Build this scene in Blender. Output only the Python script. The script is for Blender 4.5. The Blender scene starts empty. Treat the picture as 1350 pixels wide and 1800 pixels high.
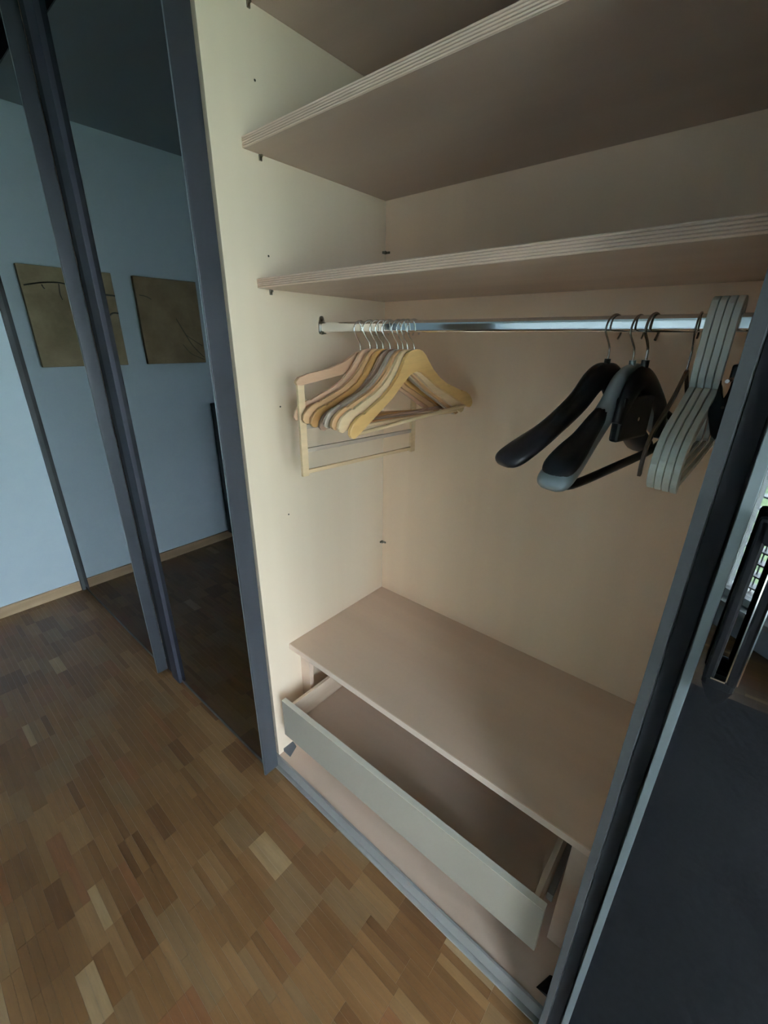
import bpy, bmesh, math, random
from mathutils import Vector, Matrix, noise
random.seed(7)
SC = bpy.context.scene
COL = SC.collection

# ------------------------------------------------------------------ camera
CAMLOC = Vector((1.072, -1.2692, 1.3434))
YAW, PITCH, ROLL, FPX = math.radians(40.0468), math.radians(-21.9267), math.radians(0.6857), 751.13
fwd = Vector((-math.sin(YAW)*math.cos(PITCH), math.cos(YAW)*math.cos(PITCH), math.sin(PITCH)))
rgt = Vector((math.cos(YAW), math.sin(YAW), 0)); upv = rgt.cross(fwd)
R2 = rgt*math.cos(ROLL)+upv*math.sin(ROLL); U2 = -rgt*math.sin(ROLL)+upv*math.cos(ROLL)
cd = bpy.data.cameras.new('camera'); cam = bpy.data.objects.new('camera', cd); COL.objects.link(cam)
cam.matrix_world = Matrix(((R2.x, U2.x, -fwd.x, CAMLOC.x), (R2.y, U2.y, -fwd.y, CAMLOC.y), (R2.z, U2.z, -fwd.z, CAMLOC.z), (0, 0, 0, 1)))
cd.sensor_fit = 'HORIZONTAL'; cd.sensor_width = 36; cd.lens = 36*FPX/1350; cd.clip_start = .02
SC.camera = cam

# ------------------------------------------------------------------ sky, daylight, exposure
w = bpy.data.worlds.new('overcast_sky'); SC.world = w; w.use_nodes = True
bg = w.node_tree.nodes['Background']; bg.inputs[0].default_value = (.77, .90, 1.0, 1); bg.inputs[1].default_value = 44.0
# diagonal window wall: local axis s runs from (1.1,-3.1) along (.8,.6)
DW0 = Vector((1.1, -3.1, 0)); DWE = Vector((.8, .6, 0)); DWN = Vector((-.6, .8, 0))   # DWN points into the room
def portal(c, ax, nrm, w_, h_):
    ld = bpy.data.lights.new('window_portal', 'AREA'); ld.shape = 'RECTANGLE'; ld.size = w_; ld.size_y = h_; ld.cycles.is_portal = True
    lo = bpy.data.objects.new('window_portal', ld); COL.objects.link(lo); z = -nrm     # light shines along local -z
    x = Vector((0, 0, 1)).cross(z)
    lo.matrix_world = Matrix(((x.x, 0, z.x, c.x), (x.y, 0, z.y, c.y), (0, 1, z.z, c.z), (0, 0, 0, 1)))
portal(DW0+DWE*.48-DWN*.115+Vector((0, 0, .38)), DWE, DWN, .84, .84)
portal(DW0+DWE*2.04-DWN*.14+Vector((0, 0, .93)), DWE, DWN, .78, 1.95)
portal(Vector((3.24, -1.17, .93)), Vector((0, 1, 0)), Vector((-1, 0, 0)), .64, 1.95)
portal(Vector((.015, -3.24, 1.30)), Vector((1, 0, 0)), Vector((0, 1, 0)), 1.65, 1.25)
SC.view_settings.view_transform = 'Standard'; SC.view_settings.look = 'None'
SC.view_settings.gamma = 1; SC.view_settings.use_curve_mapping = False
SC.view_settings.exposure = 0.0

# ------------------------------------------------------------------ materials
def mat(name, col, rough=.5, metal=0, spec=.5):
    m = bpy.data.materials.new(name); m.use_nodes = True
    b = m.node_tree.nodes['Principled BSDF']
    b.inputs['Base Color'].default_value = (*col, 1); b.inputs['Roughness'].default_value = rough
    b.inputs['Metallic'].default_value = metal; b.inputs['Specular IOR Level'].default_value = spec
    return m
def noisy(name, c1, c2, scale, rough=.5, detail=3, spec=.4, bump=0, metal=0, mid=(.35, .65), fine=None):
    """two-colour noise; scale is a 3-vector on object coordinates"""
    m = mat(name, c1, rough, metal, spec); nt = m.node_tree; N = nt.nodes; L = nt.links
    b = N['Principled BSDF']
    tc = N.new('ShaderNodeTexCoord'); mp = N.new('ShaderNodeMapping'); mp.inputs['Scale'].default_value = scale
    oi = N.new('ShaderNodeObjectInfo'); ad = N.new('ShaderNodeVectorMath'); ad.operation = 'ADD'
    sc = N.new('ShaderNodeMath'); sc.operation = 'MULTIPLY'; sc.inputs[1].default_value = 37.0
    nz = N.new('ShaderNodeTexNoise'); nz.inputs['Scale'].default_value = 1; nz.inputs['Detail'].default_value = detail
    rp = N.new('ShaderNodeValToRGB'); rp.color_ramp.elements[0].position = mid[0]; rp.color_ramp.elements[1].position = mid[1]
    rp.color_ramp.elements[0].color = (*c1, 1); rp.color_ramp.elements[1].color = (*c2, 1)
    L.new(tc.outputs['Object'], mp.inputs['Vector']); L.new(mp.outputs[0], ad.inputs[0])
    L.new(oi.outputs['Random'], sc.inputs[0]); L.new(sc.outputs[0], ad.inputs[1])
    L.new(ad.outputs[0], nz.inputs['Vector']); L.new(nz.outputs[0], rp.inputs[0])
    out = rp.outputs[0]
    if fine:
        n2 = N.new('ShaderNodeTexNoise'); n2.inputs['Scale'].default_value = fine; n2.inputs['Detail'].default_value = 4
        mx = N.new('ShaderNodeMixRGB'); mx.blend_type = 'MULTIPLY'; mx.inputs[0].default_value = .35
        L.new(ad.outputs[0], n2.inputs['Vector']); L.new(rp.outputs[0], mx.inputs[1]); L.new(n2.outputs[0], mx.inputs[2])
        r2 = N.new('ShaderNodeValToRGB'); r2.color_ramp.elements[0].position = .3; r2.color_ramp.elements[1].position = .6
        r2.color_ramp.elements[0].color = (.75, .75, .75, 1); r2.color_ramp.elements[1].color = (1, 1, 1, 1)
        L.new(n2.outputs[0], r2.inputs[0]); L.new(r2.outputs[0], mx.inputs[2]); out = mx.outputs[0]
    L.new(out, b.inputs['Base Color'])
    if bump:
        bp = N.new('ShaderNodeBump'); bp.inputs['Strength'].default_value = bump; bp.inputs['Distance'].default_value = .002
        L.new(nz.outputs[0], bp.inputs['Height']); L.new(bp.outputs[0], b.inputs['Normal'])
    return m
PA, PB = (.77, .63, .48), (.81, .67, .52)
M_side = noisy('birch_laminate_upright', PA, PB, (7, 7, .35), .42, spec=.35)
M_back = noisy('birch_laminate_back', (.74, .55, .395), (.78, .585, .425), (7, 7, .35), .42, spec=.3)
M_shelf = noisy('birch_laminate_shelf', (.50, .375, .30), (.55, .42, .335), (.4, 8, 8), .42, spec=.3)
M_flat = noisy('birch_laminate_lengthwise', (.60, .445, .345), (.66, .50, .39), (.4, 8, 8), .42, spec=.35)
M_edge = noisy('ribbed_birch_edging', (.74, .57, .46), (.78, .61, .50), (2, 8, 8), .5)
M_front = noisy('drawer_front_laminate', (.31, .275, .225), (.335, .30, .245), (.5, 6, 6), .42)
M_raw = noisy('pale_drawer_wood', (.66, .50, .37), (.76, .60, .46), (30, 2, 30), .55)
M_alu = mat('dull_aluminium', (.33, .325, .31), .5, .3)
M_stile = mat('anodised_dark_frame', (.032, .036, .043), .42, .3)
M_stilelit = mat('lit_frame_lip', (.16, .185, .195), .45, .4)  # lighter copy of the frame metal, window light put into its colour
M_black = mat('black_plastic', (.006, .006, .008), .38, spec=.35)
M_matte = mat('matte_black', (.003, .003, .004), .6, spec=.12)
M_shade = mat('black_shade_lining', (.006, .006, .008), .9)  # black for the shade between door profiles, put into the colour
M_chrome = mat('chrome', (.85, .87, .88), .08, 1)
M_nickel = mat('nickel_bracket', (.30, .28, .24), .3, 1)
M_wire = mat('steel_wire', (.80, .82, .82), .22, 1)
M_wire2 = mat('dark_steel_wire', (.35, .32, .30), .25, 1)
M_mirror = mat('smoked_mirror', (.165, .168, .172), .012, 1)
M_hole = mat('drilled_hole', (.06, .045, .03), .9)
M_wall = noisy('white_plaster', (.70, .83, .92), (.72, .85, .93), (14, 14, 14), .9, bump=.08)
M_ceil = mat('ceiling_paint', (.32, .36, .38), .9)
M_base = noisy('oak_baseboard', (.34, .23, .13), (.44, .31, .19), (2, 2, 30), .5)
M_pvc = mat('white_window_frame', (.75, .78, .78), .35)
M_slat = mat('grey_blind_slat', (.06, .07, .075), .5)
M_glass = mat('window_glass', (1, 1, 1), 0)
gb = M_glass.node_tree.nodes['Principled BSDF']; gb.inputs['Transmission Weight'].default_value = 1; gb.inputs['IOR'].default_value = 1.0
M_canvas = noisy('beige_painted_canvas', (.30, .235, .13), (.46, .37, .22), (7, 7, 7), .8, detail=6, fine=6)
M_canvas2 = noisy('ochre_painted_canvas', (.24, .17, .09), (.36, .27, .15), (7, 7, 7), .8, detail=6, fine=6)
M_branch = mat('dark_painted_branch', (.03, .035, .03), .8)
M_dark = mat('dark_stained_wood', (.012, .022, .032), .5)
M_door = noisy('brown_door', (.16, .12, .08), (.2, .15, .1), (20, 20, 1), .5)
M_grass = noisy('lawn_grass', (.035, .06, .025), (.10, .14, .06), (9, 9, 9), .9, detail=6)
M_leaf = noisy('hedge_leaves', (.02, .035, .015), (.07, .10, .045), (14, 14, 14), .7, detail=6)
M_stone = noisy('pale_paving_stone', (.22, .22, .25), (.30, .30, .34), (6, 6, 6), .8)

# ------------------------------------------------------------------ mesh helpers
def add_box(bm, a, b, bevel=0, mi=0, shear=None):
    x0, y0, z0 = a; x1, y1, z1 = b
    vs = [bm.verts.new((x, y, z)) for z in (z0, z1) for y in (y0, y1) for x in (x0, x1)]
    fs = [bm.faces.new([vs[i] for i in q]) for q in ((0, 2, 3, 1), (4, 5, 7, 6), (0, 1, 5, 4), (2, 6, 7, 3), (0, 4, 6, 2), (1, 3, 7, 5))]
    for f in fs: f.material_index = mi
    if bevel:
        es = {e for f in fs for e in f.edges}
        bmesh.ops.bevel(bm, geom=list(es), offset=bevel, segments=2, profile=.5, affect='EDGES')
    return vs
def obj(name, bm, m, parent=None, smooth=False, origin=None):
    """link one mesh object; vertices are given in world space (or in the parent's local space if it rotates)"""
    bmesh.ops.recalc_face_normals(bm, faces=bm.faces)
    me = bpy.data.meshes.new(name)
    pl = Vector(parent['_o']) if parent is not None and '_o' in parent else Vector((0, 0, 0))
    if origin is None:
        xs = [v.co for v in bm.verts]
        c = Vector(((min(v.x for v in xs)+max(v.x for v in xs))/2, (min(v.y for v in xs)+max(v.y for v in xs))/2, min(v.z for v in xs)))
    else: c = Vector(origin)
    bmesh.ops.translate(bm, verts=bm.verts, vec=-c)
    if smooth:
        for f in bm.faces: f.smooth = True
    bm.to_mesh(me); bm.free()
    if smooth: me.set_sharp_from_angle(angle=math.radians(50))
    for mm in (m if isinstance(m, (list, tuple)) else [m]): me.materials.append(mm)
    o = bpy.data.objects.new(name, me); COL.objects.link(o)
    o.location = c-pl
    if parent is not None: o.parent = parent
    o['_o'] = tuple(c)
    return o
def box(name, a, b, m, parent=None, bevel=.0008):
    bm = bmesh.new(); add_box(bm, a, b, bevel); return obj(name, bm, m, parent)
def tag(o, label=None, cat=None, group=None, kind=None):
    if label: o['label'] = label
    if cat: o['category'] = cat
    if group: o['group'] = group
    if kind: o['kind'] = kind
    return o
def empty(name, loc, label, cat, group=None):
    o = bpy.data.objects.new(name, None); COL.objects.link(o); o.location = loc; o.empty_display_size = .1
    o['_o'] = tuple(loc); return tag(o, label, cat, group)
def lroot(name, label, cat, group=None):
    """root whose children are modelled in its own local space"""
    o = empty(name, (0, 0, 0), label, cat, group); return o
def smooth_path(pts, n):
    """Catmull-Rom through the points (tuples of any length)"""
    out = []; P = [pts[0]]+list(pts)+[pts[-1]]
    for i in range(1, len(P)-2):
        for k in range(n):
            t = k/n; a, b, c, d = P[i-1], P[i], P[i+1], P[i+2]
            out.append(tuple(.5*((2*b[j])+(-a[j]+c[j])*t+(2*a[j]-5*b[j]+4*c[j]-d[j])*t*t+(-a[j]+3*b[j]-3*c[j]+d[j])*t**3) for j in range(len(b))))
    out.append(tuple(pts[-1])); return out
def sweep(bm, path, n=10, square=False, x0=0, capround=False):
    """path: (y, z, half width along x, half height in plane[, x offset]) ; section perpendicular to the path in the yz plane"""
    rings = []
    for i, p in enumerate(path):
        a = path[max(i-1, 0)]; b = path[min(i+1, len(path)-1)]
        t = Vector((0, b[0]-a[0], b[1]-a[1])); t.normalize(); nrm = Vector((0, -t.z, t.y))
        xo = x0+(p[4] if len(p) > 4 else 0); ring = []
        if square:
            k = .82
            angs = [(1, k), (k, 1), (-k, 1), (-1, k), (-1, -k), (-k, -1), (k, -1), (1, -k)]
        else: angs = [(math.cos(2*math.pi*j/n), math.sin(2*math.pi*j/n)) for j in range(n)]
        for cx, cy in angs:
            ring.append(bm.verts.new(Vector((xo+cx*p[2], p[0], p[1]))+nrm*(cy*p[3])))
        rings.append(ring)
    for r0, r1 in zip(rings, rings[1:]):
        m = len(r0)
        for j in range(m): bm.faces.new((r0[j], r0[(j+1) % m], r1[(j+1) % m], r1[j]))
    bm.faces.new(rings[0][::-1]); bm.faces.new(rings[-1])
def prism_yz(bm, poly, x0, x1, bevel=0):
    """closed outline in the yz plane, thickness along x"""
    a = [bm.verts.new((x0, y, z)) for y, z in poly]; b = [bm.verts.new((x1, y, z)) for y, z in poly]
    f0 = bm.faces.new(a[::-1]); f1 = bm.faces.new(b); n = len(poly)
    for i in range(n): bm.faces.new((a[i], a[(i+1) % n], b[(i+1) % n], b[i]))
    if bevel:
        bmesh.ops.bevel(bm, geom=list(set(f0.edges) | set(f1.edges)), offset=bevel, segments=2, profile=.5, affect='EDGES', clamp_overlap=True)
def tube(bm, pts, r, n=8):
    rings = []; up = Vector((0, 0, 1))
    P = [Vector(p) for p in pts]
    for i, p in enumerate(P):
        t = (P[min(i+1, len(P)-1)]-P[max(i-1, 0)]).normalized()
        s = t.cross(up if abs(t.z) < .95 else Vector((1, 0, 0))).normalized(); q = s.cross(t)
        rings.append([bm.verts.new(p+(s*math.cos(2*math.pi*j/n)+q*math.sin(2*math.pi*j/n))*r) for j in range(n)])
    for r0, r1 in zip(rings, rings[1:]):
        for j in range(n): bm.faces.new((r0[j], r0[(j+1) % n], r1[(j+1) % n], r1[j]))
    bm.faces.new(rings[0][::-1]); bm.faces.new(rings[-1])

# ------------------------------------------------------------------ the room
FZ, CZ = -.215, 2.39
XL, XR, YB, YW = -2.03, 3.10, -3.10, .035      # left wall, right wall, wall behind the camera, wall behind the wardrobe
def struct(name, bm, m): return tag(obj(name, bm, m), kind='structure')
def wall_box(name, a, b, m): bm = bmesh.new(); add_box(bm, a, b); return struct(name, bm, m)
wall_left = wall_box('wall_left', (XL-.12, YB-.12, FZ-.05), (XL, YW+.12, CZ), M_wall)
wall_box('wall_back', (XL, YW, FZ-.05), (XR, YW+.12, CZ), M_wall)
RW0, RW1, RZ0, RZ1 = -1.48, -.86, -.03, 1.90
bm = bmesh.new(); add_box(bm, (XR, -1.60, FZ-.05), (XR+.12, RW0, CZ)); add_box(bm, (XR, RW1, FZ-.05), (XR+.12, YW+.12, CZ))
add_box(bm, (XR, RW0, FZ-.05), (XR+.12, RW1, RZ0)); add_box(bm, (XR, RW0, RZ1), (XR+.12, RW1, CZ)); struct('wall_right', bm, M_wall)
bm = bmesh.new()
for y0, y1, z0, z1 in ((RW0, RW1, RZ0, RZ0+.05), (RW0, RW1, RZ1-.05, RZ1), (RW0, RW0+.05, RZ0, RZ1), (RW1-.05, RW1, RZ0, RZ1)): add_box(bm, (XR+.03, y0, z0), (XR+.10, y1, z1), .002)
w2 = struct('window_2', bm, M_pvc)
bm = bmesh.new(); add_box(bm, (XR+.06, RW0+.05, RZ0+.05), (XR+.065, RW1-.05, RZ1-.05)); obj('pane', bm, M_glass, w2)
bm = bmesh.new(); add_box(bm, (XR-.04, RW0, RZ0-.03), (XR+.03, RW1, RZ0), .003); obj('window_sill', bm, M_pvc, w2)
# wall behind the photographer, with a doorway opening filled by a brown door
bm = bmesh.new()
BW0, BW1, BZ0, BZ1 = -.80, .83, .70, 1.90
DX0, DX1 = -1.42, -.86
for a, b, c, d in ((XL, DX0, FZ-.05, CZ), (DX0, DX1, 1.83, CZ), (DX1, BW0, FZ-.05, CZ), (BW0, BW1, FZ-.05, BZ0), (BW0, BW1, BZ1, CZ), (BW1, 1.10, FZ-.05, CZ)):
    add_box(bm, (a, YB-.12, c), (b, YB, d))
struct('wall_front', bm, M_wall)
bm = bmesh.new()
for a, b, c, d in ((BW0, BW1, BZ0, BZ0+.05), (BW0, BW1, BZ1-.05, BZ1), (BW0, BW0+.05, BZ0, BZ1), (BW1-.05, BW1, BZ0, BZ1)): add_box(bm, (a, YB-.10, c), (b, YB-.04, d), .002)
w3 = struct('window_3', bm, M_pvc)
bm = bmesh.new(); add_box(bm, (BW0+.05, YB-.072, BZ0+.05), (BW1-.05, YB-.068, BZ1-.05)); obj('pane', bm, M_glass, w3)
bm = bmesh.new(); add_box(bm, (BW0-.03, YB, BZ0-.03), (BW1+.03, YB+.06, BZ0), .003); obj('window_sill', bm, M_pvc, w3)
M_roll = bpy.data.materials.new('translucent_blind_cloth'); M_roll.use_nodes = True; nt = M_roll.node_tree
tb = nt.nodes.new('ShaderNodeBsdfTranslucent'); tb.inputs[0].default_value = (.042, .047, .050, 1)
db_ = nt.nodes.new('ShaderNodeBsdfDiffuse'); db_.inputs[0].default_value = (.40, .46, .50, 1); asd = nt.nodes.new('ShaderNodeAddShader')
nt.links.new(tb.outputs[0], asd.inputs[0]); nt.links.new(db_.outputs[0], asd.inputs[1]); nt.links.new(asd.outputs[0], nt.nodes['Material Output'].inputs[0])
rb = empty('roller_blind', (0, YB-.02, BZ0), 'pale roller blind drawn down over the window opposite the wardrobe', 'blind')
bm = bmesh.new(); vs_ = [bm.verts.new(p) for p in ((BW0+.01, YB-.02, BZ0+.01), (BW1-.01, YB-.02, BZ0+.01), (BW1-.01, YB-.02, BZ1-.03), (BW0+.01, YB-.02, BZ1-.03))]; bm.faces.new(vs_); obj('cloth', bm, M_roll, rb)
bm = bmesh.new(); tube(bm, [(BW0+.005, YB-.018, BZ1-.022), (BW1-.005, YB-.018, BZ1-.022)], .020, 14); obj('roller', bm, M_alu, rb, True)
bm = bmesh.new(); add_box(bm, (BW0+.01, YB-.026, BZ0+.003), (BW1-.01, YB-.014, BZ0+.016), .002); obj('bottom_rail', bm, M_alu, rb)
bm = bmesh.new(); add_box(bm, (DX0, YB-.08, FZ), (DX1, YB-.035, 1.83), .002); d1 = struct('door_1', bm, M_door)
for z0, z1 in ((FZ+.12, .65), (.78, 1.70)): box('door_panel', (DX0+.09, YB-.036, z0), (DX1-.09, YB-.026, z1), M_door, d1, .003)
bm = bmesh.new(); tube(bm, [(DX1-.05, YB-.03, .82), (DX1-.05, YB+.03, .82), (DX1-.16, YB+.035, .82)], .009); obj('door_handle', bm, M_nickel, d1)
# ceiling and floor slab (outline follows the diagonal wall)
OUT = [(XL-.12, YB-.12), (1.10, YB-.12), (3.22, -1.66), (XR+.12, YW+.12), (XL-.12, YW+.12)]
def slab(name, z0, z1, m):
    bm = bmesh.new(); a = [bm.verts.new((x, y, z0)) for x, y in OUT]; b = [bm.verts.new((x, y, z1)) for x, y in OUT]
    bm.faces.new(a[::-1]); bm.faces.new(b); n = len(OUT)
    for i in range(n): bm.faces.new((a[i], a[(i+1) % n], b[(i+1) % n], b[i]))
    return struct(name, bm, m)
slab('ceiling', CZ, CZ+.1, M_ceil)
floor = slab('floor', FZ-.05, FZ-.004, mat('floor_joint', (.028, .019, .011), .8))
# diagonal wall around the window
def dbox(bm, s0, s1, n0, n1, z0, z1):
    vs = add_box(bm, (s0, n0, z0), (s1, n1, z1))
    for v in vs: v.co = DW0+DWE*v.co.x+DWN*v.co.y+Vector((0, 0, v.co.z))
WS0, WS1, WZ0, WZ1 = .07, 2.42, -.03, 1.90
WM0, WM1 = .92, 1.66
bm = bmesh.new()
dbox(bm, -.02, WS0, -.12, 0, FZ-.05, CZ); dbox(bm, WS1, 2.55, -.12, 0, FZ-.05, CZ)
dbox(bm, WM0, WM1, -.12, 0, FZ-.05, CZ); dbox(bm, WS0, WS1, -.12, 0, FZ-.05, WZ0); dbox(bm, WS0, WS1, -.12, 0, WZ1, CZ)
struct('wall_diagonal', bm, M_wall)
bm = bmesh.new()
for s0, s1, z0, z1 in ((WS0, WS1, WZ0, WZ0+.045), (WS0, WS1, WZ1-.06, WZ1), (WS0, WS0+.03, WZ0, WZ1), (WS1-.05, WS1, WZ0, WZ1), (.87, WM0, WZ0, WZ1), (WM1, WM1+.05, WZ0, WZ1)):
    dbox(bm, s0, s1, -.10, -.03, z0, z1)
win = struct('window_1', bm, M_pvc)
for s0, s1 in ((WS0+.03, .87), (WM1+.05, WS1-.05)):
    bm = bmesh.new(); dbox(bm, s0, s1, -.07, -.065, WZ0+.045, WZ1-.06); obj('pane', bm, M_glass, win)
bm = bmesh.new(); dbox(bm, WS0, WS1, -.03, .04, WZ0-.03, WZ0); obj('window_sill', bm, M_pvc, win)
# venetian blind outside the left sash
bl = empty('venetian_blind', tuple(DW0+DWE*.45-DWN*.16+Vector((0, 0, WZ0))), 'grey slatted venetian blind hanging outside the garden window', 'blind')
zz = WZ0+.06; first = None
while zz < .80:
    if first is None:
        bm = bmesh.new(); dbox(bm, WS0-.02, .90, -.20, -.13, zz, zz+.010); first = obj('slat', bm, M_slat, bl)
    else:
        s = first.copy(); COL.objects.link(s); s.parent = bl; s.location.z += zz-(WZ0+.06)
    zz += .075
bm = bmesh.new(); dbox(bm, WS0-.02, .90, -.20, -.13, WZ0+.015, WZ0+.03); obj('bottom_rail', bm, M_alu, bl)
for s in (.16, .32, .80):
    bm = bmesh.new(); dbox(bm, s, s+.006, -.168, -.162, WZ0, .80); obj('cord', bm, M_slat, bl)
bm = bmesh.new(); dbox(bm, WS0-.02, .90, -.21, -.19, .80, WZ1+.05); dbox(bm, WS0-.02, .90, -.21, -.12, WZ1-.02, WZ1+.07); dbox(bm, WS0-.02, .90, -.19, -.12, .80, .83); obj('sash_dimmer_panel', bm, M_stile, bl)  # unseen panel added to dim the sash above the slats
# garden beyond the window
bm = bmesh.new(); bmesh.ops.create_grid(bm, x_segments=2, y_segments=2, size=14)
for v in bm.verts: v.co += Vector((8, -12, -.42))
tag(obj('garden_lawn', bm, M_grass), kind='structure')
pv = empty('garden_path', tuple(DW0+DWE*.6-DWN*2.6+Vector((0, 0, -.42))), 'pale paved garden path across the lawn outside the window', 'path')
for i in range(9):
    for j in range(2):
        bm = bmesh.new(); s = -1.2+i*.52; n = -2.25-j*.5
        dbox(bm, s, s+.50, n-.48, n, -.42, -.39+random.uniform(-.004, .004)); obj('paving_slab', bm, M_stone, pv)
for k, (cx, cy, hx, lab) in enumerate(((1.5, -9.5, 3.2, 'broad dark green hedge at the left end of the garden'), (7.0, -7.0, 2.6, 'rounded dark green hedge at the right end of the garden'))):
    bm = bmesh.new(); bmesh.ops.create_icosphere(bm, subdivisions=4, radius=1)
    for v in bm.verts:
        d = v.co.copy(); r = 1+.16*noise.noise(d*3.1+Vector((k*5, 0, 0)))+.09*noise.noise(d*9)
        v.co = Vector((cx+d.x*hx*r, cy+d.y*1.2*r, -.42+max(0, .95+d.z*1.15*r)))
    tag(obj('garden_hedge', bm, M_leaf), lab, 'hedge')
# baseboards
def baseboard(name, a, b): bm = bmesh.new(); add_box(bm, a, b, .002); return struct(name, bm, M_base)
baseboard('baseboard_left', (XL, YB, FZ-.002), (XL+.016, -.696, -.150))
baseboard('baseboard_front', (XL+.016, YB, FZ-.002), (DX0, YB+.016, -.150))
baseboard('baseboard_front', (DX1, YB, FZ-.002), (1.09, YB+.016, -.150))
baseboard('baseboard_right', (XR-.016, -1.58, FZ-.002), (XR, -.76, -.150))

# ------------------------------------------------------------------ parquet: narrow fingers laid in parallel blocks
PL, PW, GAP = .146, .0215, .0003
pal = [((.215, .130, .058), 5), ((.25, .155, .072), 5), ((.185, .107, .046), 4), ((.235, .165, .088), 4), ((.285, .19, .095), 3),
       ((.15, .082, .036), 2), ((.235, .122, .058), 2), ((.42, .33, .20), 1)]
MF = []
for i, (c, wt) in enumerate(pal):
    MF.append(noisy('oak_finger_%d' % i, (c[0]*.44, c[1]*.37, c[2]*.31), (c[0]*.53, c[1]*.445, c[2]*.38), (6, 60, 6), .36, spec=.3, fine=5))
wts = [wt for _, wt in pal]
def visible_area(x, y):
    d = Vector((x, y, FZ))-CAMLOC; z = d.dot(fwd)
    if z < .1: return 0
    px = 675+FPX*d.dot(R2)/z; py = 900-FPX*d.dot(U2)/z
    if not (-15 < px < 1365 and -15 < py < 1815): return 0
    # hidden under / behind the wardrobe
    if y > -.615: return 0
    if x < 0 and y > -.73: return 0
    if x > 1.0 and y > -.70: return 0
    return -d.z/(d.length*z*z)
pieces = []
y = YB
while y < -.60:
    rows = random.choice((1, 2, 2, 3, 4, 5)); off = random.uniform(0, PL)
    cols = int((XR-XL)/PL)+2
    for c in range(cols):
        blockcol = random.choices(range(len(pal)), wts)[0] if random.random() < .35 else None
        for r in range(rows):
            yy = y+r*PW
            if yy+PW > -.60: continue
            ci = blockcol if blockcol is not None else random.choices(range(len(pal)), wts)[0]
            if blockcol is None and r and random.random() < .35: ci = prev
            prev = ci
            x0 = XL-off+c*PL; x1 = x0+PL
            a, b = max(x0, XL), min(x1, XR)
            # diagonal wall limit
            lim = 1.10+(yy-YB)/.6*.8-.01
            if yy < -1.6: b = min(b, lim)
            if b-a < .01: continue
            pieces.append((a, b, yy, ci, b-a > PL-1e-4))
    y += rows*PW
ranked = sorted([p for p in pieces if p[4] and visible_area((p[0]+p[1])/2, p[2]+PW/2) > 0], key=lambda p: -visible_area((p[0]+p[1])/2, p[2]+PW/2))
solo = set(id(p) for p in ranked[:300])
meshes = {}
def finger_mesh(ci, lvl):
    if (ci, lvl) not in meshes:
        bm = bmesh.new(); z1 = (.0037, .004, .0042)[lvl]
        add_box(bm, (-PL/2+GAP/2, -PW/2+GAP/2, 0), (PL/2-GAP/2, PW/2-GAP/2, z1))
        bmesh.ops.recalc_face_normals(bm, faces=bm.faces)
        me = bpy.data.meshes.new('parquet_strip'); bm.to_mesh(me); bm.free(); me.materials.append(MF[ci]); meshes[(ci, lvl)] = me
    return meshes[(ci, lvl)]
fo = Vector(floor['_o'])
bmr = bmesh.new()
for p in pieces:
    a, b, yy, ci, full = p
    if id(p) in solo:
        o = bpy.data.objects.new('parquet_strip', finger_mesh(ci, random.randrange(3))); COL.objects.link(o)
        o.parent = floor; o.location = Vector(((a+b)/2, yy+PW/2, FZ-.004))-fo
    else:
        add_box(bmr, (a+GAP/2, yy+GAP/2, FZ-.004), (b-GAP/2, yy+PW-GAP/2, FZ+random.choice((-.0002, 0, .0002))), 0, ci)
rest = obj('parquet_strips', bmr, MF, floor, origin=(0, -2, FZ)); rest['kind'] = 'stuff'

# ------------------------------------------------------------------ wardrobe
W, D = 1.06, .612
Z0, ZB, ZL, ZU, ZT = -.165, .315, 1.466, 1.760, 2.034
wd = empty('sliding_door_wardrobe', (.5, -.3, FZ), 'built-in birch wardrobe with smoked mirror sliding doors, one bay standing open', 'wardrobe')
SIDES = [(-2.025, -2.005), (-1.035, -1.013), (-.020, 0), (W, W+.020), (2.07, 2.09), (3.07, 3.09)]
for a, b in SIDES:
    box('side_panel', (a, -D, FZ+.012), (b, -.004, 2.33), M_side, wd)
for a, b in zip(SIDES, SIDES[1:]):
    bp_ = box('back_panel', (a[1], -.004, FZ+.012), (b[0], .004, 2.33), M_back, wd, 0)
    box('base_board', (a[1], -D, Z0-.022), (b[0], -.004, Z0), M_flat, wd)
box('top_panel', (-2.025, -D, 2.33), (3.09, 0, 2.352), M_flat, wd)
# aluminium rail along the foot of the carcass
bm = bmesh.new(); add_box(bm, (-2.02, -.620, FZ), (3.08, -D-.0005, Z0+.003), .001); add_box(bm, (-2.02, -.634, FZ), (3.08, -.620, FZ+.006), .001)
obj('bottom_rail', bm, M_alu, wd)
bm = bmesh.new(); add_box(bm, (-2.02, -.76, 2.353), (3.08, -.60, 2.372), .001); add_box(bm, (-2.02, -.764, 2.30), (3.08, -.76, 2.372)); obj('top_track', bm, M_stile, wd)
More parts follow.
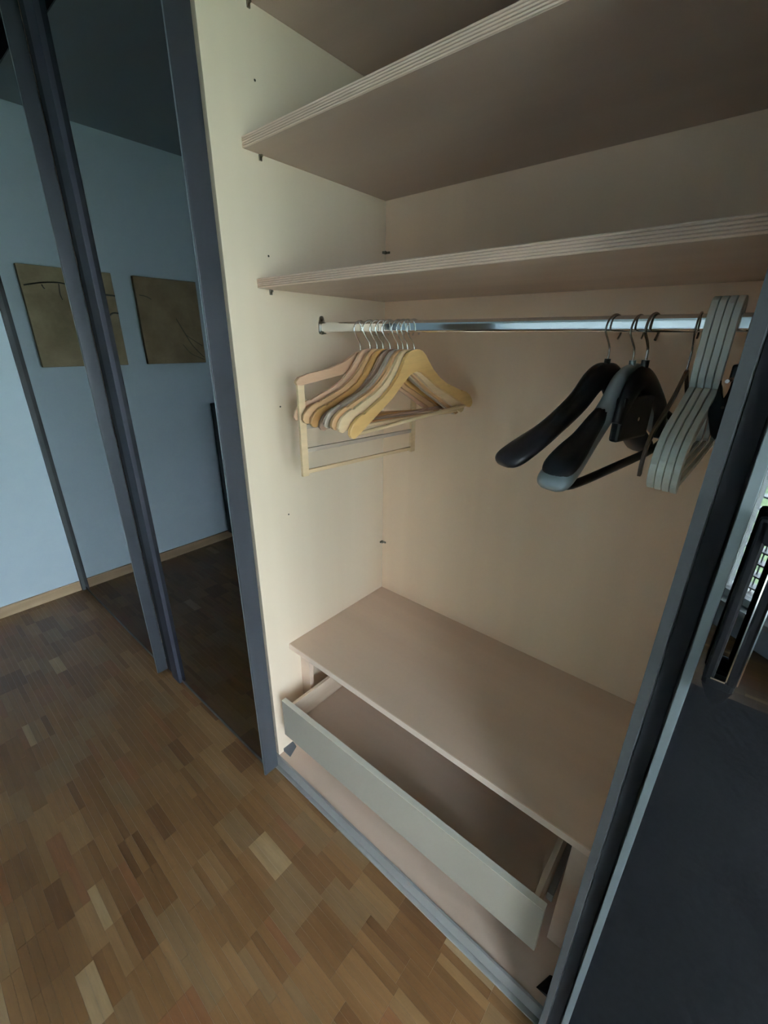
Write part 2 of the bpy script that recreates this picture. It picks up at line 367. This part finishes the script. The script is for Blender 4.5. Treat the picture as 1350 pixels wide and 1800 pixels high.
# shelves with a ribbed front edge
def shelf(z, d, t=.023, x0=0.0, x1=W):
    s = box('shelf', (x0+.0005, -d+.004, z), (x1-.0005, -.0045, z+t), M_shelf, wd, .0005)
    bm = bmesh.new(); n = 5; pts = []
    h = t/n
    for i in range(n):
        zc = z+i*h
        for k in range(5):
            a = math.pi*k/4; pts.append((-d+.005-.0058*math.sin(a)-.0002, zc+h*.06+h*.88*(1-math.cos(a))/2))
    prism_yz(bm, pts+[(-d+.005, z+t), (-d+.005, z)], x0+.0005, x1-.0005); obj('ribbed_edge', bm, M_edge, s)
    for sx, x in ((1, x0), (-1, x1)):
        for yy in (-.482,):
            bm = bmesh.new(); tube(bm, [(x, yy, z-.004), (x+sx*.010, yy, z-.004)], .003, 10)
            add_box(bm, (min(x, x+sx*.004), yy-.004, z-.013), (max(x, x+sx*.004), yy+.004, z-.0005), .0008)
            obj('shelf_pin', bm, M_nickel, s)
    return s
shelf(ZL, .522); shelf(ZU, .530); shelf(ZT, .530)
# bench shelf over the drawer
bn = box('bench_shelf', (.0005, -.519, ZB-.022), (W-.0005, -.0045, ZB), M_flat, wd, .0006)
box('edge_band', (.0005, -.5225, ZB-.022), (W-.0005, -.519, ZB), M_edge, bn, .0004)
for x0, x1 in ((.0005, .048), (1.004, W-.0005)):
    box('filler_strip', (x0, -.476, Z0+.0005), (x1, -.458, ZB-.0225), M_flat, wd, .0006)
# connector wedges in the front corners of the base
for s, x in ((1, .0), (-1, W)):
    bm = bmesh.new()
    pr = [(0, 0), (s*.040, 0), (s*.030, .006), (s*.006, .014), (0, .014)]
    a = [bm.verts.new((x+p, -.590, Z0+q)) for p, q in pr]; b = [bm.verts.new((x+p*.55, -.545, Z0+q*.9)) for p, q in pr]
    bm.faces.new(a); bm.faces.new(b[::-1])
    for i in range(5): bm.faces.new((a[i], a[(i+1) % 5], b[(i+1) % 5], b[i]))
    obj('corner_connector', bm, M_black if s < 0 else mat('grey_connector', (.10, .11, .12), .45, .4), wd)
# clips in the back left corner and drilled peg holes
for z in (1.614, .542):
    bm = bmesh.new(); add_box(bm, (.0, -.020, z-.004), (.006, -.0045, z+.004), .001); add_box(bm, (.0, -.010, z-.004), (.022, -.0045, z+.003), .001)
    bmesh.ops.create_uvsphere(bm, u_segments=10, v_segments=6, radius=.0055, matrix=Matrix.Translation((.008, -.012, z)))
    obj('corner_clip', bm, M_nickel, wd)
for z in (1.90, 1.545, 1.156, .81):
    bm = bmesh.new(); tube(bm, [(-.002, -.479, z), (.0006, -.479, z)], .0026, 10); obj('peg_hole', bm, M_hole, wd)
# drawer, pulled out and drooping slightly to the left
def zdr(x): return .023*(x-.5)
def drbox(name, a, b, m, parent, bevel=.0008):
    bm = bmesh.new(); add_box(bm, a, b, bevel)
    for v in bm.verts: v.co.z += zdr(v.co.x)
    return obj(name, bm, m, parent)
dr = drbox('drawer', (.082, -.586, .040), (.964, -.115, .046), M_flat, wd, 0)
drbox('drawer_front', (.043, -.605, -.018), (.998, -.587, .146), M_front, dr, .0012)
drbox('front_top_strip', (.043, -.6052, .1462), (.998, -.5868, .1478), mat('pale_top_strip', (.78, .74, .64), .4), dr, .0004)  # thin strip along the top of the drawer front, paler than the face
drbox('drawer_side', (.068, -.5865, .010), (.081, -.10, .133), M_raw, dr)
drbox('drawer_side', (.965, -.5865, .010), (.978, -.10, .133), M_raw, dr)
drbox('drawer_back', (.081, -.114, .010), (.965, -.101, .128), M_raw, dr)
for x0, x1 in ((.050, .0655), (.981, .996)):
    drbox('drawer_runner', (x0, -.50, .012), (x1, -.08, .040), M_alu, dr)
# hanging rail: flat oval chrome tube with end brackets
ZR = 1.3765; YR = -.303
bm = bmesh.new(); ring0 = []; ring1 = []
hh, hw_ = .0148, .0075
prof = []
for k in range(9): a = math.pi*k/8; prof.append((hw_*math.cos(a), hh-hw_+hw_*math.sin(a)))
for k in range(9): a = math.pi+math.pi*k/8; prof.append((hw_*math.cos(a), -(hh-hw_)+hw_*math.sin(a)))
prism_yz(bm, [(YR+a, ZR+b) for a, b in prof], .004, W-.004)
rod = obj('hanging_rail', bm, M_chrome, wd, True)
for x0, x1, hx in ((.0, .0035, .006), (W-.0035, W, -.006)):
    bm = bmesh.new(); pts = []
    for k in range(13): a = math.pi*k/12; pts.append((YR+.0085*math.cos(a), ZR+.024+.0085*math.sin(a)))
    pts += [(YR-.012, ZR+.012), (YR-.012, ZR-.014)]
    for k in range(9): a = math.pi+math.pi*k/8; pts.append((YR+.011*math.cos(a), ZR-.010+.010*math.sin(a)))
    pts += [(YR+.012, ZR+.012)]
    prism_yz(bm, pts, x0, x1)
    add_box(bm, (min(x0, x0+hx), YR-.0105, ZR-.018), (max(x1, x1+hx), YR+.0105, ZR-.0150), .0005)
    br = obj('rail_bracket', bm, M_nickel, wd)
    bm = bmesh.new(); tube(bm, [((x1 if hx > 0 else x0)-.001, YR, ZR+.023), ((x1+.0018 if hx > 0 else x0-.0018), YR, ZR+.023)], .0042, 12); obj('screw', bm, M_hole, br)

# sliding doors: mirror pane, edge profiles, rails
DZ0, DZ1 = FZ+.008, 2.345
def grip_profile(bm, x0, yf, z0, z1):
    """left stile: flange, deep finger groove, slanted lip"""
    pl = [(0, .030), (0, .0), (.013, -.002), (.015, .022), (.036, .022), (.038, -.001), (.050, -.001), (.050, .030)]
    a = [bm.verts.new((x0+p, yf+q, z0)) for p, q in pl]; b = [bm.verts.new((x0+p, yf+q, z1)) for p, q in pl]; n = len(pl)
    bm.faces.new(a[::-1]); bm.faces.new(b)
    for i in range(n): bm.faces.new((a[i], a[(i+1) % n], b[(i+1) % n], b[i]))
def door(x0, x1, yf, depth, rec, left='grip'):
    pw = {'grip': .045, 'wide': .144, 'none': .001}[left]
    d = box('sliding_door', (x0+pw, yf+rec, DZ0+.018), (x1-.006, yf+rec+.005, DZ1-.02), M_mirror, wd, 0)
    if left == 'grip':
        bm = bmesh.new(); grip_profile(bm, x0, yf, DZ0, DZ1); obj('grip_stile', bm, M_grip, d)
        box('shade_lining', (x0+.0155, yf+.012, DZ0+.001), (x0+.0355, yf+.0215, DZ1-.001), M_shade, d, 0)  # black lining paints the shade inside the finger groove
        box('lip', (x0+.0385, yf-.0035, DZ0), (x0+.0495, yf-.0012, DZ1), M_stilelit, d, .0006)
    elif left == 'wide':
        box('shade_lining', (x0, yf+.018, DZ0), (x0+.072, yf+depth, DZ1), M_shade, d, 0)  # black band paints the shade and dark reflection where the doors overlap
        box('grip_stile', (x0+.0725, yf+.006, DZ0), (x0+.1435, yf+depth, DZ1), M_navy, d, .002)  # frame metal in a darker copy, shade put into its colour
    bm = bmesh.new(); add_box(bm, (x1-.006, yf-.002, DZ0), (x1, yf+depth, DZ1), .0012); obj('stile', bm, M_stile, d)
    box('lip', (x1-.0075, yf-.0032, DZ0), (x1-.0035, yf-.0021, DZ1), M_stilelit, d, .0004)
    a = x0+pw+.0055 if left != 'wide' else x0+pw
    box('bottom_rail', (a, yf+rec-.002, DZ0), (x1-.0065, yf+depth-.002, DZ0+.0175), M_stile, d, .001)
    box('top_rail', (a, yf+rec-.002, DZ1-.0195), (x1-.0065, yf+depth-.002, DZ1), M_stile, d, .001)
    return d
M_grip = mat('grey_grip_profile', (.040, .042, .043), .6, .1); M_navy = mat('shaded_blue_black_profile', (.012, .014, .024), .55, .1)
dA = door(-1.998, -.850, -.708, .045, .033, 'none')
dB = door(-.848, .004, -.680, .056, .022, 'wide')
dC = door(1.050, 2.10, -.682, .052, .001)
dD = door(2.105, 3.085, -.708, .045, .010)
box('end_trim', (-2.0285, -.694, FZ+.001), (-2.000, -.625, 2.36), M_grip, wd, .001)
# looped pull handle near the edge of the foreground door
yh = -.682
bm = bmesh.new()
hp = [(1.112, yh-.020, 1.168), (1.112, yh-.022, 1.10), (1.112, yh-.022, 1.00), (1.114, yh-.022, .965)]
add_box(bm, (1.1065, yh-.026, .968), (1.1175, yh-.012, 1.176), .003)
add_box(bm, (1.1285, yh-.026, .968), (1.1390, yh-.012, 1.176), .003)
add_box(bm, (1.1065, yh-.026, 1.148), (1.1390, yh-.012, 1.178), .004)
add_box(bm, (1.1070, yh-.026, .958), (1.1385, yh-.012, .974), .004)
ph = obj('pull_handle', bm, M_matte, dC); ph['label'] = 'black looped pull handle on the foreground mirror door'
bm = bmesh.new(); a = [(1.1075, .962), (1.138, .962), (1.132, .944), (1.124, .936), (1.116, .944)]
v0 = [bm.verts.new((x, yh-.025, z)) for x, z in a]; v1 = [bm.verts.new((x, yh-.008, z)) for x, z in a]
bm.faces.new(v0); bm.faces.new(v1[::-1])
for i in range(5): bm.faces.new((v0[i], v0[(i+1) % 5], v1[(i+1) % 5], v1[i]))
obj('handle_foot', bm, M_matte, ph)
for z in (.952, 1.163):
    bm = bmesh.new(); tube(bm, [(1.123, yh-.014, z), (1.123, yh+.002, z)], .005, 10); obj('handle_post', bm, M_matte, ph)
for x in (1.1285, 1.139): box('chrome_edge', (x-.0006, yh-.0275, .975), (x+.0006, yh-.0255, 1.146), M_chrome, ph, 0)
box('chrome_edge', (1.114, yh-.0275, .9725), (1.128, yh-.0255, .9745), M_chrome, ph, 0)

# ------------------------------------------------------------------ hangers (local: y along the hanger, z up, origin = top of the rail)
ZTOP = ZR+hh
def wire_hook(z_stem, r=.0225, wr=.0017, zneck=-.052):
    pts = []
    zc = .0020-r
    for k in range(-2, 15):
        a = math.radians(-15+k*15)       # from the back, over the top, to the front
        pts.append((math.cos(a)*r, zc+math.sin(a)*r))
    # S-curve into the stem
    pts = [p for p in pts if True]
    pts += [(-.0115, zneck+.008), (-.003, zneck-.003), (0, zneck-.014), (0, z_stem)]
    sm = smooth_path(pts, 3)
    bm = bmesh.new(); tube(bm, [(0, y_, z_) for y_, z_ in sm], wr, 8); return bm
def z_(v): return v-ZTOP
def mirror_outline(top, under):
    """top: from centre out to the tip; under: from the tip back to the centre (right half); returns the full outline"""
    right = top+under
    left = [(-u, z) for u, z in reversed(right) if u > 1e-6]
    return right+left
TOP = [(0, 1.321), (.013, 1.320), (.025, 1.315), (.036, 1.304), (.046, 1.286), (.060, 1.262), (.085, 1.236), (.115, 1.217), (.150, 1.200), (.171, 1.190), (.174, 1.184), (.179, 1.183), (.182, 1.187), (.198, 1.180), (.213, 1.169), (.223, 1.155), (.226, 1.142)]
UND = [(.222, 1.134), (.213, 1.130), (.200, 1.136), (.182, 1.149), (.155, 1.166), (.120, 1.188), (.085, 1.210), (.050, 1.239), (.025, 1.258), (.010, 1.266), (0, 1.268)]
WOODS = dict(pink=((.56, .33, .20), (.64, .40, .26)), gold=((.40, .20, .06), (.48, .255, .085)), mauve=((.32, .19, .13), (.38, .24, .17)),
             pale=((.66, .47, .27), (.74, .54, .33)), honey=((.60, .35, .125), (.68, .42, .165)), tan=((.46, .26, .12), (.54, .32, .16)), grey=((.40, .32, .25), (.47, .38, .30)))
WM = {k: noisy('hanger_wood_'+k, a, b, (20, 3, 20), .4, fine=6) for k, (a, b) in WOODS.items()}
def wooden_hanger(label):
    r = lroot('wooden_hanger', label, 'hanger', 'wooden hangers at the left end of the rail')
    bm = bmesh.new(); prism_yz(bm, [(u, z_(z)) for u, z in mirror_outline(TOP, UND)], -.0062, .0062, .0022)
    obj('shoulder', bm, WM['pink'], r)
    bm = bmesh.new(); tube(bm, [(0, -.196, z_(1.139)), (0, .196, z_(1.139))], .0052, 10); obj('trouser_bar', bm, WM['pale'], r, True)
    obj('hook', wire_hook(z_(1.317)), M_wire, r, True)
    return r
def copy_tree(o, parent=None):
    c = o.copy(); COL.objects.link(c); c.parent = parent
    for ch in list(o.children): copy_tree(ch, c)
    return c
def place(r, x, ang, tilt=0, dz=0, dy=0):
    r.location = (x, YR+dy, ZTOP+dz); r.rotation_euler = (math.radians(tilt), 0, -math.radians(ang))
def recolour(r, wood, bar=None):
    for ch in r.children:
        n = ch.name.split('.')[0]
        if n in ('shoulder', 'trouser_bar'):
            ch.data = ch.data.copy(); ch.data.materials.clear(); ch.data.materials.append(WM[bar if (bar and n == 'trouser_bar') else wood])
protoW = wooden_hanger('x')
specs = [  # stem x, angle, front tip height vs level, wood, label
    (.206, 21.5, -.8, 'pink', 'pinkish beech coat hanger, second from the rail\'s left bracket, pale worn front tip'),
    (.231, 18, 0, 'tan', 'tan wooden hanger tucked between the pinkish one and the golden brown one'),
    (.250, 18.5, 2.2, 'gold', 'golden brown wooden hanger, the darkest yellow one in the left bunch'),
    (.273, 19.5, 4.2, 'mauve', 'dull mauve-brown wooden hanger hanging just right of the golden brown one'),
    (.306, 14.5, 0, 'grey', 'greyish wooden hanger, third behind the honey-coloured end one'),
    (.322, 11.5, .2, 'tan', 'tan wooden hanger squeezed second behind the honey-coloured end one'),
    (.336, 11, 1.7, 'pale', 'pale cream wooden hanger directly behind the honey-coloured end one'),
    (.354, 10.5, 5.6, 'honey', 'honey-coloured wooden hanger, rightmost of the left bunch, seen in full with its bar')]
for i, (x, a, t, wd_, lab) in enumerate(specs):
    o = protoW if i == 0 else copy_tree(protoW)
    o['label'] = lab; recolour(o, wd_, 'pale' if wd_ in ('pale', 'honey') else None); place(o, x, a, t, 0, -.004); o.scale = (1, 1.03, 1)

# trouser rack hanger with side arms and three bars
r = lroot('trouser_hanger', 'wide wooden trouser hanger with square frame and bars, leftmost on the rail', 'hanger')
sh = [(0, 1.312), (.020, 1.309), (.040, 1.298), (.066, 1.283), (.126, 1.268), (.196, 1.258), (.228, 1.250), (.240, 1.238)]
un = [(.236, 1.230), (.222, 1.229), (.177, 1.236), (.110, 1.246), (.060, 1.254), (0, 1.262)]
OFF = .012
bm = bmesh.new(); prism_yz(bm, [(u+OFF*abs(u)/.24, z_(z)) for u, z in mirror_outline(sh, un)], -.0065, .0065, .002); obj('shoulder', bm, WM['pink'], r)
for s in (-1, 1):
    yc = s*.224+OFF*1.0
    bm = bmesh.new(); v = add_box(bm, (-.005, yc-.0105, z_(.978)), (.005, yc+.0105, z_(1.231)), .001); obj('side_arm', bm, WM['pale'], r)
for k, z in enumerate((1.118, 1.052, .990)):
    bm = bmesh.new(); add_box(bm, (-.0045, -.214+OFF, z_(z-.006)), (.0045, .214+OFF, z_(z+.006)), .0015); obj('trouser_bar', bm, WM['grey'] if k < 2 else WM['pale'], r)
obj('hook', wire_hook(z_(1.309)), M_wire, r, True)
place(r, .163, 6, 0)

# broad moulded coat hangers
def broad_sections(zoff=0, sc=1.0):
    half = [(0, 1.280, .014, .027), (.018, 1.278, .0145, .029), (.036, 1.266, .0155, .030), (.062, 1.235, .0175, .026), (.100, 1.203, .020, .023),
            (.135, 1.177, .024, .021), (.170, 1.155, .030, .021), (.200, 1.137, .034, .020), (.217, 1.126, .0335, .018), (.226, 1.118, .028, .013), (.230, 1.113, .016, .007)]
    full = [(-u, z, a, b) for u, z, a, b in reversed(half[1:])]+half
    return [(u, z_(z)+zoff, a*sc, b*sc) for u, z, a, b in full]
def broad(name, label, m, wire, bend=.0):
    r = lroot(name, label, 'hanger')
    secs = smooth_path(broad_sections(), 3)
    secs = [(*s[:2], max(s[2], .002), max(s[3], .002), -bend*(s[0]/.22)**2) for s in secs]
    bm = bmesh.new(); sweep(bm, secs, 14); obj('shoulder', bm, m, r, True)
    bm = bmesh.new(); tube(bm, [(0, 0, z_(1.30)), (0, 0, z_(1.314))], .006, 12); obj('collar', bm, m, r, True)
    obj('hook', wire_hook(z_(1.305), r=.025, wr=.0019), wire, r, True)
    return r
r = broad('coat_hanger', 'broad black plastic coat hanger, left of the grey-edged one', M_black, M_wire2, .02)
place(r, .832, 22.5, -1.5); r.scale = (1, .93, 1)
M_greyp = mat('satin_grey_plastic', (.30, .34, .36), .32, .3)
r = broad('coat_hanger', 'broad grey coat hanger with black shoulder pads and a black trouser bar', M_greyp, M_wire2, .0)
for s in (-1, 1):
    sec = [(s*u, z_(z)+.012, hx, hz) for u, z, hx, hz in ((.075, 1.226, .012, .010), (.100, 1.204, .0175, .018), (.135, 1.178, .022, .019), (.170, 1.158, .030, .019), (.200, 1.140, .033, .017), (.215, 1.130, .028, .012), (.224, 1.124, .014, .006))]
    bm = bmesh.new(); sweep(bm, smooth_path(sec, 3), 14); obj('shoulder_pad', bm, M_black, r, True)
bm = bmesh.new(); sweep(bm, smooth_path([(-.205, z_(1.115), .006, .006), (-.15, z_(1.100), .008, .009), (0, z_(1.098), .008, .010), (.15, z_(1.100), .008, .009), (.205, z_(1.115), .006, .006)], 5), 10)
obj('trouser_bar', bm, M_black, r, True)
place(r, .872, 14.5, 5.5, -.002)
# short black clip hanger right against it
r = lroot('clip_hanger', 'short black hanger with a drooping end block, against the grey-edged coat hanger', 'hanger')
secs = smooth_path([(-.060, z_(1.200), .010, .010), (-.045, z_(1.235), .011, .022), (-.025, z_(1.268), .011, .026), (0, z_(1.280), .012, .024), (.035, z_(1.268), .012, .022), (.075, z_(1.245), .012, .018), (.108, z_(1.220), .012, .016), (.124, z_(1.190), .012, .015), (.128, z_(1.155), .011, .013)], 4)
bm = bmesh.new(); sweep(bm, secs, 12); obj('body', bm, M_black, r, True)
bm = bmesh.new(); tube(bm, [(0, 0, z_(1.298)), (0, 0, z_(1.314))], .007, 12); obj('collar', bm, M_black, r, True)
bm = bmesh.new(); add_box(bm, (-.010, -.062, z_(1.165)), (.010, .055, z_(1.250)), .006); obj('clip_plate', bm, M_black, r)
bm = bmesh.new(); tube(bm, [(.009, -.002, z_(1.206)), (.0125, -.002, z_(1.206))], .004, 10); obj('rivet', bm, M_chrome, r)
obj('hook', wire_hook(z_(1.303), r=.026, wr=.0026), M_wire2, r, True)
place(r, .897, 14, 0)

# flat white plastic hangers with moulded hooks
M_white = mat('white_plastic', (.66, .67, .62), .38)
def white_hanger(label):
    r = lroot('plastic_hanger', label, 'hanger', 'white plastic hangers beside the foreground door')
    hook = [(.026, 1.372), (.029, 1.388), (.024, 1.404), (.010, 1.4145), (-.006, 1.4155), (-.022, 1.408), (-.031, 1.392), (-.034, 1.370), (-.034, 1.340), (-.034, 1.315), (-.031, 1.296), (-.020, 1.280), (-.004, 1.268)]
    bm = bmesh.new(); sweep(bm, smooth_path([(u, z_(z)-.0045, .0050, .0085 if i > 4 else .006) for i, (u, z) in enumerate(hook)], 3), square=True); obj('hook', bm, M_white, r)
    sh = [(-.196, 1.142), (-.206, 1.150), (-.212, 1.168), (-.208, 1.188), (-.192, 1.206), (-.160, 1.222), (-.110, 1.238), (-.060, 1.256), (-.025, 1.268), (0, 1.272)]
    full = sh+[(-u, z) for u, z in reversed(sh[:-1])]
    bm = bmesh.new(); sweep(bm, smooth_path([(u, z_(z)-.004, .0050, .0095) for u, z in full], 3), square=True); obj('shoulder', bm, M_white, r)
    bm = bmesh.new(); sweep(bm, [(-.198, z_(1.141), .0035, .005), (0, z_(1.138), .0035, .005), (.198, z_(1.141), .0035, .005)], square=True); obj('trouser_bar', bm, M_white, r)
    return r
labs = ['white plastic hanger, leftmost of the four stacked flat beside the foreground door', 'white plastic hanger, second from the left in the stack of four', 'white plastic hanger, third from the left in the stack of four', 'white plastic hanger, rightmost of the four, beside the black clips']
p0 = white_hanger(labs[0])
for i in range(4):
    o = p0 if i == 0 else copy_tree(p0)
    o['label'] = labs[i]; place(o, .983+i*.0112, 1.0+i*.25, (-.5, 0, .4, .7)[i])
# thin brown hanger behind the white stack
r = lroot('plastic_hanger', 'thin dark brown hanger showing as an outline left of the white stack', 'hanger')
sh = [(-.208, 1.150), (-.212, 1.168), (-.208, 1.188), (-.192, 1.206), (-.160, 1.222), (-.110, 1.240), (-.060, 1.262), (-.025, 1.282), (0, 1.296)]
bm = bmesh.new(); sweep(bm, smooth_path([(u, z_(z), .0025, .005) for u, z in sh+[(-u, z) for u, z in reversed(sh[:-1])]], 3), square=True); obj('shoulder', bm, noisy('brown_plastic', (.07, .045, .03), (.09, .06, .04), (9, 9, 9), .4), r)
obj('hook', wire_hook(z_(1.30), r=.024, wr=.0017), M_wire2, r, True)
place(r, .9655, 1, 0)
# clip hanger at the right end
r = lroot('clip_hanger', 'skirt hanger with pointed black clips, right of the white stack', 'hanger')
bm = bmesh.new(); tube(bm, [(0, -.13, z_(1.292)), (0, .13, z_(1.292))], .003, 10); obj('crossbar', bm, M_wire2, r, True)
bm = bmesh.new(); add_box(bm, (-.008, -.020, z_(1.285)), (.008, .020, z_(1.312)), .003); obj('collar', bm, M_black, r)
for yc in (-.085, .105):
    bm = bmesh.new(); out = [(-.012, 1.290), (-.004, 1.262), (.004, 1.262), (.006, 1.310), (.016, 1.312), (.018, 1.250), (.010, 1.218), (.003, 1.198), (-.005, 1.206), (-.015, 1.236), (-.017, 1.246), (-.012, 1.256)]
    va = [bm.verts.new((a, yc-.007, z_(b))) for a, b in out]; vb = [bm.verts.new((a, yc+.007, z_(b))) for a, b in out]
    f0 = bm.faces.new(va); f1 = bm.faces.new(vb[::-1])
    for k in range(len(out)): bm.faces.new((va[k], va[(k+1) % len(out)], vb[(k+1) % len(out)], vb[k]))
    bmesh.ops.bevel(bm, geom=list(set(f0.edges) | set(f1.edges)), offset=.0015, segments=2, profile=.5, affect='EDGES', clamp_overlap=True)
    cl = obj('clip', bm, M_matte, r)
    bm = bmesh.new(); tube(bm, [(.001, yc-.009, z_(1.250)), (.001, yc+.009, z_(1.250))], .0022, 10); obj('spring', bm, M_hole, cl, True)
obj('hook', wire_hook(z_(1.300), r=.024, wr=.0018), M_wire2, r, True)
place(r, 1.038, 2, 0)

# ------------------------------------------------------------------ pictures and cabinet seen in the mirrors
def canvas(y0, y1, z0, z1, m, lab, branches):
    c = box('canvas_picture', (XL+.001, y0, z0), (XL+.028, y1, z1), m, None, .002); tag(c, lab, 'picture', 'pair of canvases on the left wall')
    for pts, wdt in branches:
        bm = bmesh.new(); sm = smooth_path([(XL+.0284, a, b) for a, b in pts], 5)
        tube(bm, sm, wdt, 6)
        for v in bm.verts: v.co.x = XL+.0283+(v.co.x-XL-.0284)*.2
        obj('painted_branch', bm, M_branch, c)
canvas(-1.180, -.768, 1.180, 1.690, M_canvas, 'beige canvas with a dark arched branch near its top, on the wall beside the wardrobe',
       [([(-.78, 1.59), (-.80, 1.595), (-.87, 1.61), (-.95, 1.615), (-1.0, 1.60), (-1.06, 1.57)], .004), ([(-.86, 1.60), (-.865, 1.585), (-.87, 1.58)], .003), ([(-1.08, 1.57), (-1.13, 1.572), (-1.18, 1.57)], .005), ([(-1.12, 1.455), (-1.15, 1.475), (-1.18, 1.475)], .005), ([(-.94, 1.61), (-.935, 1.56), (-.94, 1.53)], .0022)])
canvas(-1.700, -1.300, 1.180, 1.690, M_canvas2, 'ochre canvas with thin dark twigs in its lower corner, further along the left wall',
       [([(-1.53, 1.46), (-1.57, 1.38), (-1.62, 1.29), (-1.69, 1.215)], .003), ([(-1.58, 1.36), (-1.64, 1.32), (-1.69, 1.29)], .0025), ([(-1.55, 1.30), (-1.60, 1.24), (-1.69, 1.20)], .0022), ([(-1.32, 1.585), (-1.36, 1.58), (-1.39, 1.565)], .003)])
cb = empty('low_cabinet', (XL+.17, -2.15, FZ), 'dark low cabinet on the left wall beyond the pictures, mirrored at the door edge', 'cabinet')
box('body', (XL+.018, -2.60, FZ+.06), (XL+.32, -1.695, .872), M_dark, cb, .002)
box('top', (XL+.018, -2.61, .872), (XL+.335, -1.69, .893), M_dark, cb, .003)
box('plinth', (XL+.03, -2.58, FZ+.001), (XL+.30, -1.72, FZ+.06), M_dark, cb, .001)
for y0 in (-2.595, -2.150):
    dd = box('door', (XL+.320, y0, FZ+.075), (XL+.334, y0+.435, .862), M_dark, cb, .002)
    bm = bmesh.new(); tube(bm, [(XL+.333, y0+.22, .60), (XL+.352, y0+.22, .60)], .008, 10); obj('knob', bm, M_nickel, dd)

# ------------------------------------------------------------------ rug put in unseen to darken the mirror of the right-hand door
bm = bmesh.new(); vs = []
nx, ny = 40, 44
for jj in range(ny+1):
    for ii in range(nx+1):
        x = 1.085+.93*ii/nx; y_ = -2.33+1.57*jj/ny
        vs.append(bm.verts.new((x, y_, FZ+.009+.0015*noise.noise(Vector((x*40, y_*40, 0))))))
for jj in range(ny):
    for ii in range(nx): bm.faces.new((vs[jj*(nx+1)+ii], vs[jj*(nx+1)+ii+1], vs[(jj+1)*(nx+1)+ii+1], vs[(jj+1)*(nx+1)+ii]))
ex = bmesh.ops.extrude_face_region(bm, geom=bm.faces[:])
for g in ex['geom']:
    if isinstance(g, bmesh.types.BMVert): g.co.z = FZ+.0005
tag(obj('added_rug', bm, noisy('charcoal_wool', (.018, .019, .021), (.030, .031, .034), (60, 60, 60), .95, detail=5)), 'charcoal rug put in unseen to darken the mirror of the foreground door', 'added_rug')

# tidy the helper property used for parenting
for o in bpy.data.objects:
    if '_o' in o: del o['_o']
